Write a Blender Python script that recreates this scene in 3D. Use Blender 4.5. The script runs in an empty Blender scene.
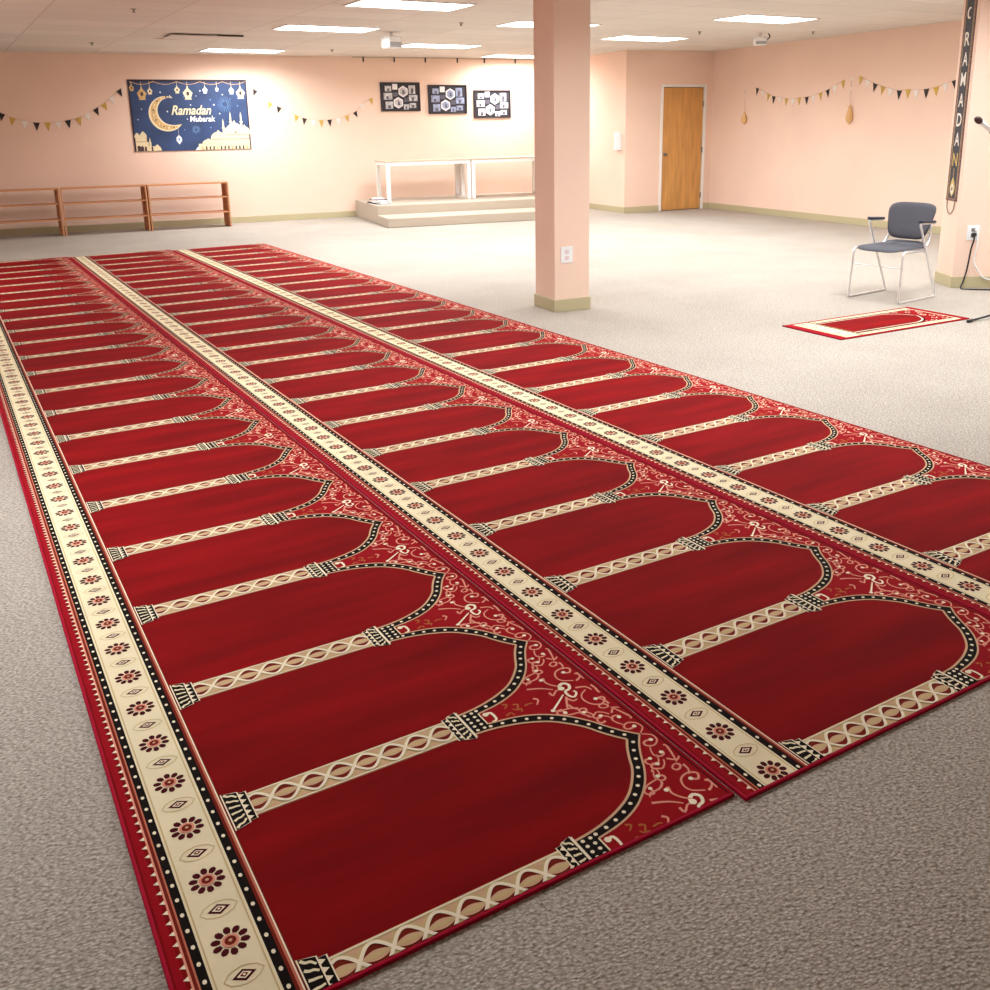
import bpy, bmesh, math, random
from mathutils import Vector, Matrix
random.seed(7)
S = bpy.context.scene
C = S.collection
R = math.radians

# ---------------------------------------------------------------- camera, world, exposure
CARPET_ROT = 0.112489
H = 2.731
cam_d = bpy.data.cameras.new('camera')
cam = bpy.data.objects.new('camera', cam_d); C.objects.link(cam)
cam_d.sensor_fit = 'HORIZONTAL'; cam_d.sensor_width = 36.0
cam_d.lens = 952.068 / 990 * 36
cam_d.shift_x = (495 - 505.768) / 990
cam_d.shift_y = (383.389 - 495) / 990
cam_d.clip_start = 0.05; cam_d.clip_end = 100
_yaw, _pitch, _roll = 0.42067, 0.263082, -0.018058
M = Matrix.Rotation(-_yaw, 4, 'Z') @ Matrix.Rotation(math.pi/2 - _pitch, 4, 'X') @ Matrix.Rotation(_roll, 4, 'Z')
cam.matrix_world = Matrix.Translation((-0.00465, -1.39103, 1.509)) @ M
S.camera = cam

w = bpy.data.worlds.new('world'); S.world = w; w.use_nodes = True
w.node_tree.nodes['Background'].inputs[0].default_value = (0.9, 0.95, 1.0, 1)
w.node_tree.nodes['Background'].inputs[1].default_value = 0.3
S.view_settings.view_transform = 'Standard'; S.view_settings.look = 'None'
S.view_settings.gamma = 1; S.view_settings.use_curve_mapping = False
S.view_settings.exposure = -0.06

LAMP_W = 62.0          # watts of one ceiling troffer
LAMP_COL = (0.89, 0.955, 1.0)
# ceiling troffers: (x, y) of the centre along the carpet's axes, power factor
TROFFERS = [
    (4.36, 14.14, 1.1, 'long lit ceiling light panel nearest the blue banner on the far wall'),
    (4.38, 10.53, 1, 'lit ceiling light panel to the left of the white ceiling box fixture'),
    (4.33, 8.01, 1, 'lit ceiling light panel cut by the top edge of the photo'),
    (6.89, 12.39, 1, 'lit ceiling light panel just right of the white ceiling box fixture'),
    (6.78, 9.18, 1, 'lit ceiling light panel passing behind the top of the square pillar'),
    (9.19, 10.27, .78, 'lit ceiling light panel in front of the wooden door corner'),
    (8.94, 7.62, .85, 'lit ceiling light panel nearest the pale box fixture by the right wall'),
    (9.25, 13.95, .8, 'lit ceiling light panel against the far wall above the collage frames'),
    (6.80, 5.9, .75, None), (9.1, 4.6, .7, None), (4.36, 2.6, 1.1, None), (6.80, 2.9, .7, None), (9.1, 1.6, .7, None),
    (1.9, 4.4, .35, None), (-.6, 2.6, .9, None), (-1.9, 9.5, 2.0, None), (6.8, -.6, .65, None),  # unseen panels added to brighten the left side and the near right floor
]

# ---------------------------------------------------------------- materials
def lin(c):
    return tuple((v/12.92 if v <= .04045 else ((v+.055)/1.055)**2.4) for v in [x/255 for x in c])
def mat(name, rgb, rough=.6, metal=0.0, spec=.5, noise=None, bump=None, emit=None, sheen=0):
    """noise=(scale, amount, detail[, stretch]); bump=(scale, strength, dist)"""
    m = bpy.data.materials.new(name); m.use_nodes = True
    nt = m.node_tree; b = nt.nodes['Principled BSDF']
    col = lin(rgb) + (1,)
    b.inputs['Base Color'].default_value = col
    b.inputs['Roughness'].default_value = rough; b.inputs['Metallic'].default_value = metal
    b.inputs['Specular IOR Level'].default_value = spec
    if sheen:
        b.inputs['Sheen Weight'].default_value = sheen; b.inputs['Sheen Roughness'].default_value = .4
    tc = nt.nodes.new('ShaderNodeTexCoord')
    if noise:
        mp = nt.nodes.new('ShaderNodeMapping')
        mp.inputs['Scale'].default_value = noise[3] if len(noise) > 3 else (1, 1, 1)
        nt.links.new(tc.outputs['Object'], mp.inputs[0])
        n = nt.nodes.new('ShaderNodeTexNoise'); n.inputs['Scale'].default_value = noise[0]
        n.inputs['Detail'].default_value = noise[2]
        nt.links.new(mp.outputs[0], n.inputs['Vector'])
        r = nt.nodes.new('ShaderNodeValToRGB')
        a = noise[1]
        r.color_ramp.elements[0].position = .3; r.color_ramp.elements[1].position = .7
        r.color_ramp.elements[0].color = tuple(min(1, v*(1-a)) for v in col[:3]) + (1,)
        r.color_ramp.elements[1].color = tuple(min(1, v*(1+a)) for v in col[:3]) + (1,)
        nt.links.new(n.outputs[0], r.inputs[0]); nt.links.new(r.outputs[0], b.inputs['Base Color'])
    if bump:
        n2 = nt.nodes.new('ShaderNodeTexNoise'); n2.inputs['Scale'].default_value = bump[0]
        n2.inputs['Detail'].default_value = 3
        nt.links.new(tc.outputs['Object'], n2.inputs['Vector'])
        bp = nt.nodes.new('ShaderNodeBump'); bp.inputs['Strength'].default_value = bump[1]
        bp.inputs['Distance'].default_value = bump[2]
        nt.links.new(n2.outputs[0], bp.inputs['Height']); nt.links.new(bp.outputs[0], b.inputs['Normal'])
    if emit:
        b.inputs['Emission Color'].default_value = tuple(emit[:3]) + (1,)
        b.inputs['Emission Strength'].default_value = emit[3]
    return m

MT = {}
MT['wall'] = mat('peach_paint', (240, 209, 190), .75, spec=.25, noise=(1.2, .03, 3), bump=(120, .08, .002))
MT['base'] = mat('olive_vinyl', (188, 176, 140), .5)
MT['white'] = mat('white_paint', (238, 234, 230), .45)
MT['whitep'] = mat('white_plastic', (240, 240, 240), .35)
MT['grey'] = mat('grey_plastic', (120, 122, 124), .5)
MT['black'] = mat('black_plastic', (22, 20, 22), .4)
MT['oak'] = mat('oak_veneer', (206, 150, 84), .45, noise=(3.0, .16, 5, (6, 6, .7)))
MT['shelf'] = mat('shelf_wood', (204, 142, 98), .5, noise=(4.0, .14, 4, (.6, 6, 6)))
MT['chrome'] = mat('chrome', (236, 236, 238), .38, .75)
MT['steel'] = mat('steel', (150, 145, 140), .35, 1.0)
MT['slate'] = mat('slate_fabric', (80, 80, 88), .85, noise=(300, .15, 2), bump=(400, .3, .001))
MT['armrest'] = mat('dark_armrest', (42, 46, 62), .5)
MT['slit'] = mat('ceiling_gap', (70, 56, 48), .9)
MT['stain'] = mat('ceiling_stain', (186, 146, 110), .9)
MT['gold'] = mat('gold_paper', (205, 165, 70), .5, noise=(60, .15, 2))
MT['wpaper'] = mat('white_paper', (238, 228, 222), .7)
MT['bpaper'] = mat('black_paper', (44, 34, 36), .7)
MT['tan'] = mat('tan_laminate', (196, 178, 155), .5)
MT['dais'] = mat('dais_carpet', (184, 170, 153), .95, noise=(160, .12, 3), bump=(220, .4, .004))
MT['gold2'] = mat('pale_gold_paper', (226, 182, 122), .6)
MT['string'] = mat('string', (205, 175, 150), .8)

def floor_material():
    m = bpy.data.materials.new('berber_carpet'); m.use_nodes = True; nt = m.node_tree
    b = nt.nodes['Principled BSDF']; b.inputs['Roughness'].default_value = .95
    b.inputs['Specular IOR Level'].default_value = .2
    tc = nt.nodes.new('ShaderNodeTexCoord')
    mp = nt.nodes.new('ShaderNodeMapping'); mp.inputs['Rotation'].default_value = (0, 0, .5)
    mp.inputs['Scale'].default_value = (1, 1.5, 1)
    nt.links.new(tc.outputs['Object'], mp.inputs[0])
    v = nt.nodes.new('ShaderNodeTexVoronoi'); v.inputs['Scale'].default_value = 120
    nt.links.new(mp.outputs[0], v.inputs['Vector'])
    n = nt.nodes.new('ShaderNodeTexNoise'); n.inputs['Scale'].default_value = 95; n.inputs['Detail'].default_value = 4
    nt.links.new(mp.outputs[0], n.inputs['Vector'])
    n3 = nt.nodes.new('ShaderNodeTexNoise'); n3.inputs['Scale'].default_value = 1.3; n3.inputs['Detail'].default_value = 4
    nt.links.new(tc.outputs['Object'], n3.inputs['Vector'])
    r = nt.nodes.new('ShaderNodeValToRGB')
    e = r.color_ramp.elements
    e[0].position = .28; e[0].color = lin((138, 126, 111)) + (1,)
    e[1].position = .72; e[1].color = lin((222, 215, 206)) + (1,)
    k = e.new(.5); k.color = lin((194, 185, 174)) + (1,)
    nt.links.new(n.outputs[0], r.inputs[0])
    mx = nt.nodes.new('ShaderNodeMix'); mx.data_type = 'RGBA'; mx.blend_type = 'MULTIPLY'
    mx.inputs['Factor'].default_value = .7
    r2 = nt.nodes.new('ShaderNodeValToRGB')
    r2.color_ramp.elements[0].color = (1, 1, 1, 1); r2.color_ramp.elements[1].color = (.58, .55, .52, 1)
    r2.color_ramp.elements[0].position = .1; r2.color_ramp.elements[1].position = .75
    nt.links.new(v.outputs['Distance'], r2.inputs[0])
    nt.links.new(r.outputs[0], mx.inputs['A']); nt.links.new(r2.outputs[0], mx.inputs['B'])
    mx2 = nt.nodes.new('ShaderNodeMix'); mx2.data_type = 'RGBA'; mx2.blend_type = 'MULTIPLY'
    mx2.inputs['Factor'].default_value = .35
    r3 = nt.nodes.new('ShaderNodeValToRGB')
    r3.color_ramp.elements[0].color = (.8, .78, .76, 1); r3.color_ramp.elements[1].color = (1, 1, 1, 1)
    r3.color_ramp.elements[0].position = .35; r3.color_ramp.elements[1].position = .6
    nt.links.new(n3.outputs[0], r3.inputs[0])
    nt.links.new(mx.outputs['Result'], mx2.inputs['A']); nt.links.new(r3.outputs[0], mx2.inputs['B'])
    nt.links.new(mx2.outputs['Result'], b.inputs['Base Color'])
    bp = nt.nodes.new('ShaderNodeBump'); bp.inputs['Strength'].default_value = .6; bp.inputs['Distance'].default_value = .004
    bp.invert = True
    nt.links.new(v.outputs['Distance'], bp.inputs['Height']); nt.links.new(bp.outputs[0], b.inputs['Normal'])
    return m
MT['floor'] = floor_material()

def ceiling_material():
    m = bpy.data.materials.new('ceiling_tiles'); m.use_nodes = True; nt = m.node_tree
    b = nt.nodes['Principled BSDF']; b.inputs['Roughness'].default_value = .9; b.inputs['Specular IOR Level'].default_value = .15
    tc = nt.nodes.new('ShaderNodeTexCoord'); mp = nt.nodes.new('ShaderNodeMapping')
    mp.inputs['Rotation'].default_value = (0, 0, -CARPET_ROT); mp.inputs['Location'].default_value = (.1, .33, 0)
    nt.links.new(tc.outputs['Object'], mp.inputs[0])
    br = nt.nodes.new('ShaderNodeTexBrick'); br.offset = 0; br.inputs['Scale'].default_value = 1
    br.inputs['Brick Width'].default_value = 1.22; br.inputs['Row Height'].default_value = .61
    br.inputs['Mortar Size'].default_value = .011; br.inputs['Bias'].default_value = 0
    br.inputs['Color1'].default_value = lin((226, 218, 210)) + (1,); br.inputs['Color2'].default_value = lin((216, 208, 200)) + (1,)
    br.inputs['Mortar'].default_value = lin((206, 194, 184)) + (1,)
    nt.links.new(mp.outputs[0], br.inputs['Vector'])
    n = nt.nodes.new('ShaderNodeTexNoise'); n.inputs['Scale'].default_value = 90; n.inputs['Detail'].default_value = 3
    nt.links.new(tc.outputs['Object'], n.inputs['Vector'])
    bp = nt.nodes.new('ShaderNodeBump'); bp.inputs['Strength'].default_value = .25; bp.inputs['Distance'].default_value = .002
    nt.links.new(n.outputs[0], bp.inputs['Height']); nt.links.new(bp.outputs[0], b.inputs['Normal'])
    nt.links.new(br.outputs['Color'], b.inputs['Base Color'])
    return m
MT['ceil'] = ceiling_material()

# woven colours of the prayer carpets
RS = (.5, 5, 1)
def pile(name, rgb, n=(5, .06, 4)): return mat(name, rgb, .9, spec=.08, noise=n, bump=(500, .25, .002))
CP = {
 'red': pile('pile_crimson', (126, 7, 11), (2.2, .30, 5, (.55, 3.2, 1))),
 'spandrel': pile('pile_spandrel_red', (146, 12, 22)),
 'margin': pile('pile_margin_red', (150, 10, 26)),
 'bind': pile('binding_red', (168, 22, 50)),
 'cream': pile('pile_cream', (234, 220, 184)),
 'tan': pile('pile_tan', (202, 178, 128)),
 'tanp': pile('pile_tan_pink', (208, 168, 134)),
 'black': mat('pile_black', (22, 15, 12), .95, spec=.1),
 'pink': pile('pile_salmon', (196, 112, 88)),
 'maroon': pile('pile_maroon', (74, 16, 24)),
 'rust': pile('pile_rust', (116, 34, 22)),
 'light': pile('pile_light', (242, 228, 200)),
 'scroll': pile('pile_scroll_pink', (226, 150, 128)),
 'gold': pile('pile_gold', (172, 96, 52)),
}
CK = list(CP)

# ---------------------------------------------------------------- mesh helpers
class MB:
    def __init__(s): s.v = []; s.f = []; s.m = []; s.mats = []
    def mi(s, m):
        if m not in s.mats: s.mats.append(m)
        return s.mats.index(m)
    def poly(s, pts, m, flip=False):
        i = len(s.v); s.v += [tuple(p) for p in pts]
        f = list(range(i, i+len(pts)))
        s.f.append(f[::-1] if flip else f); s.m.append(s.mi(m))
    def box(s, a, b, m):
        x0, y0, z0 = a; x1, y1, z1 = b
        i = len(s.v)
        s.v += [(x0,y0,z0),(x1,y0,z0),(x1,y1,z0),(x0,y1,z0),(x0,y0,z1),(x1,y0,z1),(x1,y1,z1),(x0,y1,z1)]
        for q in ((3,2,1,0),(4,5,6,7),(0,1,5,4),(1,2,6,5),(2,3,7,6),(3,0,4,7)):
            s.f.append([i+k for k in q]); s.m.append(s.mi(m))
    def prism(s, pts, z0, z1, m):
        """pts CCW outline in xy, extruded in z"""
        n = len(pts); i = len(s.v)
        s.v += [(x, y, z0) for x, y in pts] + [(x, y, z1) for x, y in pts]
        s.f.append([i+k for k in range(n)][::-1]); s.f.append([i+n+k for k in range(n)])
        s.m += [s.mi(m)]*2
        for k in range(n):
            j = (k+1) % n; s.f.append([i+k, i+j, i+n+j, i+n+k]); s.m.append(s.mi(m))
    def tube(s, pts, r, m, n=10, cap=True, smooth_path=0):
        pts = [Vector(p) for p in pts]
        if smooth_path: pts = crom(pts, smooth_path)
        rs = r if isinstance(r, (list, tuple)) else [r]*len(pts)
        if len(rs) != len(pts): rs = [rs[0] + (rs[-1]-rs[0])*k/(len(pts)-1) for k in range(len(pts))]
        t0 = (pts[1]-pts[0]).normalized()
        ref = Vector((0, 0, 1)) if abs(t0.z) < .9 else Vector((1, 0, 0))
        nrm = t0.cross(ref).normalized(); i0 = len(s.v); mi = s.mi(m)
        for k, p in enumerate(pts):
            a = pts[max(0, k-1)]; c = pts[min(len(pts)-1, k+1)]; t = (c-a).normalized()
            nrm = (nrm - t*nrm.dot(t)).normalized(); bn = t.cross(nrm)
            for q in range(n):
                g = 2*math.pi*q/n; s.v.append(tuple(p + (nrm*math.cos(g)+bn*math.sin(g))*rs[k]))
        for k in range(len(pts)-1):
            for q in range(n):
                a = i0+k*n+q; b = i0+k*n+(q+1) % n
                s.f.append([a, b, b+n, a+n]); s.m.append(mi)
        if cap:
            s.f.append([i0+q for q in range(n)][::-1]); s.f.append([i0+(len(pts)-1)*n+q for q in range(n)]); s.m += [mi]*2
    def lathe(s, prof, m, n=20, c=(0, 0, 0)):
        i0 = len(s.v); mi = s.mi(m)
        for r, z in prof:
            for q in range(n):
                g = 2*math.pi*q/n; s.v.append((c[0]+r*math.cos(g), c[1]+r*math.sin(g), c[2]+z))
        for k in range(len(prof)-1):
            for q in range(n):
                a = i0+k*n+q; b = i0+k*n+(q+1) % n
                s.f.append([a, b, b+n, a+n]); s.m.append(mi)
        s.f.append([i0+q for q in range(n)][::-1]); s.f.append([i0+(len(prof)-1)*n+q for q in range(n)]); s.m += [mi]*2
    def build(s, name, parent=None, smooth=False, bevel=0, loc=None, rotz=None):
        me = bpy.data.meshes.new(name); me.from_pydata(s.v, [], s.f)
        for m in s.mats: me.materials.append(m)
        me.polygons.foreach_set('material_index', s.m)
        if smooth: me.polygons.foreach_set('use_smooth', [True]*len(me.polygons))
        me.update()
        o = bpy.data.objects.new(name, me); C.objects.link(o)
        if parent: o.parent = parent
        if bevel:
            b = o.modifiers.new('b', 'BEVEL'); b.width = bevel; b.segments = 2; b.limit_method = 'ANGLE'
        if loc: o.location = loc
        if rotz is not None: o.rotation_euler = (0, 0, rotz)
        return o

def crom(P, n):
    out = []
    for i in range(len(P)-1):
        p0 = P[max(0, i-1)]; p1 = P[i]; p2 = P[i+1]; p3 = P[min(len(P)-1, i+2)]
        for k in range(n):
            t = k/n
            out.append(.5*((2*p1)+(p2-p0)*t+(2*p0-5*p1+4*p2-p3)*t*t+(3*p1-p0-3*p2+p3)*t**3))
    out.append(P[-1]); return out
def tag(o, label, cat, group=None, kind=None):
    o['label'] = label; o['category'] = cat
    if group: o['group'] = group
    if kind: o['kind'] = kind
    return o
def thing(name, label, cat, loc=(0, 0, 0), rotz=0, group=None):
    o = bpy.data.objects.new(name, None); C.objects.link(o); o.location = loc; o.rotation_euler = (0, 0, rotz)
    o.empty_display_size = .1
    return tag(o, label, cat, group)
def struct(o): o['kind'] = 'structure'; return o
def copy_tree(o, parent=None):
    c = o.copy(); C.objects.link(c); c.parent = parent
    for ch in list(o.children): copy_tree(ch, c)
    return c

# ---------------------------------------------------------------- room shell
XL, XR, YB, YW, YJ, XJ = -4.2, 10.70, -4.6, 15.50, 13.26, 8.90
m = MB(); m.box((XL-.1, YB-.1, -.1), (XR+.1, YW+.1, 0), MT['floor']); struct(m.build('floor'))
m = MB(); m.box((XL-.1, YB-.1, H), (XR+.1, YW+.1, H+.1), MT['ceil']); struct(m.build('ceiling'))
def wall(name, a, b):
    m = MB(); m.box(a, b, MT['wall']); return struct(m.build(name))
wall('wall_back', (XL-.1, YW, 0), (XJ, YW+.1, H))
wall('wall_recess_left', (XJ, YJ+.1, 0), (XJ+.1, YW+.1, H))
# wall with the door, opening cut out of it
DX0, DX1, DZ = 9.655, 10.515, 2.13
m = MB(); m.box((XJ, YJ, 0), (DX0, YJ+.1, H), MT['wall']); m.box((DX1, YJ, 0), (XR, YJ+.1, H), MT['wall'])
m.box((DX0, YJ, DZ), (DX1, YJ+.1, H), MT['wall']); struct(m.build('wall_recess'))
wall('wall_right', (XR, YB, 0), (XR+.1, YJ+.1, H))
wall('wall_left', (XL-.1, YB, 0), (XL, YW, H))
wall('wall_front', (XL-.1, YB-.1, 0), (XR+.1, YB, H))
def baseb(name, a, b):
    m = MB(); m.box((a[0], a[1], 0), (b[0], b[1], .105), MT['base']); return struct(m.build(name, bevel=.004))
baseb('baseboard_back_left', (XL+.012, YW-.012), (4.66, YW)); baseb('baseboard_back_right', (8.01, YW-.012), (XJ, YW))
baseb('baseboard_recess_left', (XJ-.012, YJ-.012), (XJ, YW-.012))
baseb('baseboard_recess', (XJ, YJ-.012), (DX0-.045, YJ)); baseb('baseboard_recess_right', (DX1+.045, YJ-.012), (XR-.012, YJ))
baseb('baseboard_right', (XR-.012, YB+.02), (XR, YJ)); baseb('baseboard_left', (XL, YB+.02), (XL+.012, YW))
# door
dr = bpy.data.objects.new('door_1', None); C.objects.link(dr); dr.location = (DX0, YJ, 0); struct(dr)
dw = DX1-DX0
m = MB(); m.box((.006, .012, .012), (dw-.006, .05, DZ-.006), MT['oak']); m.build('door_leaf', dr, bevel=.003)
m = MB()
m.box((-.045, -.018, 0), (0.0, .09, DZ+.045), MT['white']); m.box((dw, -.018, 0), (dw+.045, .09, DZ+.045), MT['white'])
m.box((0, -.018, DZ), (dw, .09, DZ+.045), MT['white']); m.build('door_frame', dr, bevel=.003)
m = MB(); m.tube([(.065, .012, .99), (.065, -.02, .99)], .014, MT['steel'], 14); m.tube([(.065, -.02, .99), (.065, -.055, .99)], [.02, .024], MT['steel'], 16)
m.tube([(.065, .012, .99), (.065, .006, .99)], .027, MT['steel'], 16)
m.build('door_knob', dr, smooth=True)
for z in (.25, 1.05, 1.85):
    m = MB(); m.tube([(dw+.004, -.006, z-.05), (dw+.004, -.006, z+.05)], .009, MT['steel'], 10); m.box((dw-.02, .006, z-.05), (dw+.004, .012, z+.05), MT['steel']); m.build('hinge', dr)
m = MB(); m.box((.0, .06, 0), (dw, .098, DZ), MT['slit']); m.build('door_backing', dr)

# square pillar in the middle of the room, with its base and outlet
PX, PY, PW = 3.595, 5.62, .36
PWX = .325
m = MB(); m.box((0, 0, 0), (PWX, PW, H), MT['wall'])
pil = m.build('trim_1', loc=(PX, PY, 0)); struct(pil)
m = MB(); m.box((-.012, -.012, 0), (PWX+.012, PW+.012, .105), MT['base']); pb = m.build('trim_2', loc=(PX, PY, 0), bevel=.004); struct(pb)
# pillar at the right edge, standing askew
B0 = (7.33, 4.88); BA = R(-27)
m = MB(); m.box((0, 0, 0), (PW, PW, H), MT['wall']); struct(m.build('trim_3', loc=(*B0, 0), rotz=BA))
m = MB(); m.box((-.012, -.012, 0), (PW+.012, PW+.012, .105), MT['base']); struct(m.build('trim_4', loc=(*B0, 0), rotz=BA, bevel=.004))

# carpeted two-step platform against the far wall
t = thing('stage_platform', 'low two-step carpeted platform against the far wall under the photo collages', 'platform', (4.5, 13.15, 0))
m = MB(); m.prism([(.03, .01), (3.42, -.20), (3.45, .50), (.07, .71)], 0, .15, MT['dais']); m.build('step', t, bevel=.012)
m = MB(); m.prism([(.07, .71), (3.45, .50), (3.50, 2.345), (.17, 2.345)], 0, .30, MT['dais']); m.build('upper_deck', t, bevel=.012)

# ---------------------------------------------------------------- ceiling lights
ca, sa = math.cos(CARPET_ROT), math.sin(CARPET_ROT)
def c2r(x, y): return (x*ca - y*sa, x*sa + y*ca)
MT['diffuser'] = mat('lit_diffuser', (250, 250, 250), .5, emit=(1.0, .97, .93, 9.0))
for k, (cx, cy, pw, lab) in enumerate(TROFFERS):
    x, y = c2r(cx, cy)
    t = thing('ceiling_light', lab or 'unseen ceiling light panel overhead, placed to light the room', 'ceiling light', (x, y, H), CARPET_ROT, 'fluorescent ceiling light panels')
    m = MB()
    for a, b in (((-.61, -.305), (.61, -.285)), ((-.61, .285), (.61, .305)), ((-.61, -.285), (-.59, .285)), ((.59, -.285), (.61, .285))):
        m.box((a[0], a[1], -.012), (b[0], b[1], 0), MT['white'])
    m.build('light_frame', t)
    m = MB(); m.box((-.59, -.285, -.008), (.59, .285, -.001), MT['diffuser']); m.build('diffuser', t)
    ld = bpy.data.lights.new('lamp', 'AREA'); ld.shape = 'RECTANGLE'; ld.size = 1.16; ld.size_y = .55
    ld.energy = LAMP_W*pw; ld.color = LAMP_COL; ld.spread = R(160)
    lo = bpy.data.objects.new('lamp', ld); C.objects.link(lo); lo.parent = t; lo.location = (0, 0, -.014)

MT['paper_g'] = mat('paper_grey', (172, 176, 178), .6)
# ---------------------------------------------------------------- prayer carpets
JIT = [0]
P = 0.53786; W = 1.237; ZC = .009; LZ = .0004
SA = [[[1.1961, 0.285], [1.1841, 0.2801], [1.1769, 0.2896], [1.1815, 0.3018], [1.1958, 0.3054], [1.2103, 0.2987], [1.2132, 0.2817], [1.2093, 0.2667], [1.1982, 0.2589]], [[1.1997, 0.2287], [1.192, 0.2312], [1.1806, 0.2311], [1.174, 0.221], [1.1821, 0.2111], [1.1966, 0.2091], [1.2126, 0.2206], [1.2158, 0.2404], [1.2055, 0.2518], [1.1947, 0.2586]], [[1.1901, 0.178], [1.1943, 0.1754], [1.188, 0.1678], [1.1758, 0.1686], [1.1679, 0.1782], [1.1716, 0.1943], [1.1796, 0.208]], [[1.1532, 0.1489], [1.1472, 0.1549], [1.136, 0.1508], [1.1341, 0.1409], [1.1444, 0.1345], [1.1538, 0.1308], [1.1689, 0.1413], [1.1767, 0.1544]], [[1.1246, 0.1143], [1.135, 0.112], [1.1374, 0.102], [1.1285, 0.0969], [1.1184, 0.1032], [1.1163, 0.1173], [1.1294, 0.1351]], [[1.1225, 0.1007], [1.1152, 0.0883], [1.1021, 0.0798], [1.0854, 0.0779], [1.072, 0.0781], [1.0623, 0.0679]], [[1.2123, 0.1969], [1.2234, 0.1946], [1.228, 0.1846]], [[1.2248, 0.1866], [1.2081, 0.1575], [1.1987, 0.1315]], [[1.1937, 0.1257], [1.1974, 0.1189], [1.1887, 0.1089], [1.1768, 0.1097], [1.1745, 0.12], [1.185, 0.1267], [1.1949, 0.1272]], [[1.1854, 0.1534], [1.1954, 0.1426], [1.2016, 0.1387]], [[1.2004, 0.1372], [1.2094, 0.1384], [1.2202, 0.1453]], [[1.2048, 0.1165], [1.2038, 0.0972], [1.1935, 0.0818]]]
SB = [[[1.1856, 0.0697], [1.2001, 0.0605], [1.2119, 0.0777], [1.1924, 0.0901], [1.1662, 0.082], [1.1544, 0.0591], [1.1602, 0.0374], [1.1865, 0.0208]], [[1.2092, 0.0486], [1.2213, 0.0409], [1.2352, 0.0163]], [[1.2273, 0.0494], [1.2376, 0.0392], [1.2364, 0.0131]], [[1.1936, 0.0162], [1.2095, 0.0241], [1.2231, 0.0336]], [[1.1356, 0.006], [1.1364, 0.0172], [1.1518, 0.025], [1.1632, 0.0119], [1.1545, -0.0059], [1.1368, -0.012], [1.1353, -0.0338], [1.1442, -0.045], [1.1598, -0.0322], [1.1583, -0.0199]], [[1.1101, 0.0692], [1.1204, 0.0747], [1.1142, 0.0547], [1.125, 0.0302], [1.1411, 0.0142]], [[1.053, 0.0526], [1.0886, 0.0359], [1.1141, 0.0139]], [[1.0967, 0.0077], [1.0981, -0.0102], [1.1185, 0.0054], [1.1329, 0.002]], [[1.0596, -0.0683], [1.0914, -0.045], [1.124, -0.021]], [[1.1256, -0.0333], [1.1016, -0.0733], [1.101, -0.0837]], [[1.1226, -0.0426], [1.1311, -0.0591], [1.1457, -0.0572]], [[1.1091, -0.0671], [1.1126, -0.0857], [1.124, -0.0929]], [[1.1714, -0.0108], [1.1977, -0.0217], [1.2033, -0.0426]], [[1.1872, -0.0835], [1.2067, -0.0846], [1.208, -0.0966], [1.1872, -0.1111], [1.1643, -0.0966], [1.1568, -0.0698], [1.1659, -0.0475], [1.1892, -0.0337]], [[1.2153, -0.0211], [1.2336, -0.0386], [1.2614, -0.0386]], [[1.2184, -0.0406], [1.2139, -0.0608], [1.2261, -0.0628]], [[1.0817, -0.0929], [1.0802, -0.076], [1.0661, -0.0778], [1.0631, -0.0918], [1.0856, -0.106], [1.1203, -0.1121], [1.1358, -0.1271], [1.1369, -0.1437], [1.1254, -0.1417], [1.1238, -0.1302]], [[1.1506, -0.1784], [1.1366, -0.1798], [1.1329, -0.1672], [1.1455, -0.1544], [1.1638, -0.1607], [1.1737, -0.1826]], [[1.044, 0.0072], [1.053, -0.0041], [1.0381, -0.0223]]]
SG = [[[0.8986, 0.0121], [0.9143, 0.0128], [0.9144, -0.0189], [0.8989, -0.0247]], [[0.9578, 0.0285], [0.9693, 0.0212], [0.9553, 0.0083]], [[0.9831, 0.0125], [0.9946, 0.0053], [0.9803, -0.0128], [0.9736, -0.0032]], [[0.9826, -0.0143], [0.9941, -0.0162], [0.9869, -0.0277]], [[1.0082, -0.0088], [1.0222, -0.0068], [1.0329, -0.0102]], [[0.9437, -0.0217], [0.9596, -0.0158], [0.964, -0.0292]]]
def V2(p): return Vector((p[0], p[1], 0))
def band(pts, w0, w1=None, closed=False):
    """quads of a ribbon centred on a polyline"""
    w1 = w0 if w1 is None else w1
    L = []; n = len(pts)
    for i, p in enumerate(pts):
        a = pts[i-1] if (i or closed) else pts[i]; b = pts[(i+1) % n] if (i < n-1 or closed) else pts[i]
        d = (b-a).normalized(); nn = Vector((-d.y, d.x, 0)); ww = (w0 + (w1-w0)*i/(n-1))/2
        L.append((p+nn*ww, p-nn*ww))
    q = []
    for i in range(n if closed else n-1):
        a, b = L[i], L[(i+1) % n]; q.append([(v.x, v.y) for v in (a[1], b[1], b[0], a[0])])
    return q
def disc(x, y, rx, ry, n=8, ph=0): return [(x+rx*math.cos(2*math.pi*k/n+ph), y+ry*math.sin(2*math.pi*k/n+ph)) for k in range(n)]
T = []   # template of one niche period centred on a column: (polygon, colour, layer)
def add(poly, c, l):
    a = sum(poly[i][0]*poly[(i+1) % len(poly)][1]-poly[(i+1) % len(poly)][0]*poly[i][1] for i in range(len(poly)))
    T.append((poly if a > 0 else poly[::-1], c, l))
def rect(x0, x1, c, l, y0=-P/2, y1=P/2): add([(x0, y0), (x1, y0), (x1, y1), (x0, y1)], c, l)
def seg_at(x, y, n, m2, c, l, size, shape='d'):
    for k in range(n):
        yy = -P/2 + (k+.5)*P/n
        add(disc(x, yy, size[0], size[1], 4 if shape == 'd' else 8), c, l)
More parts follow.
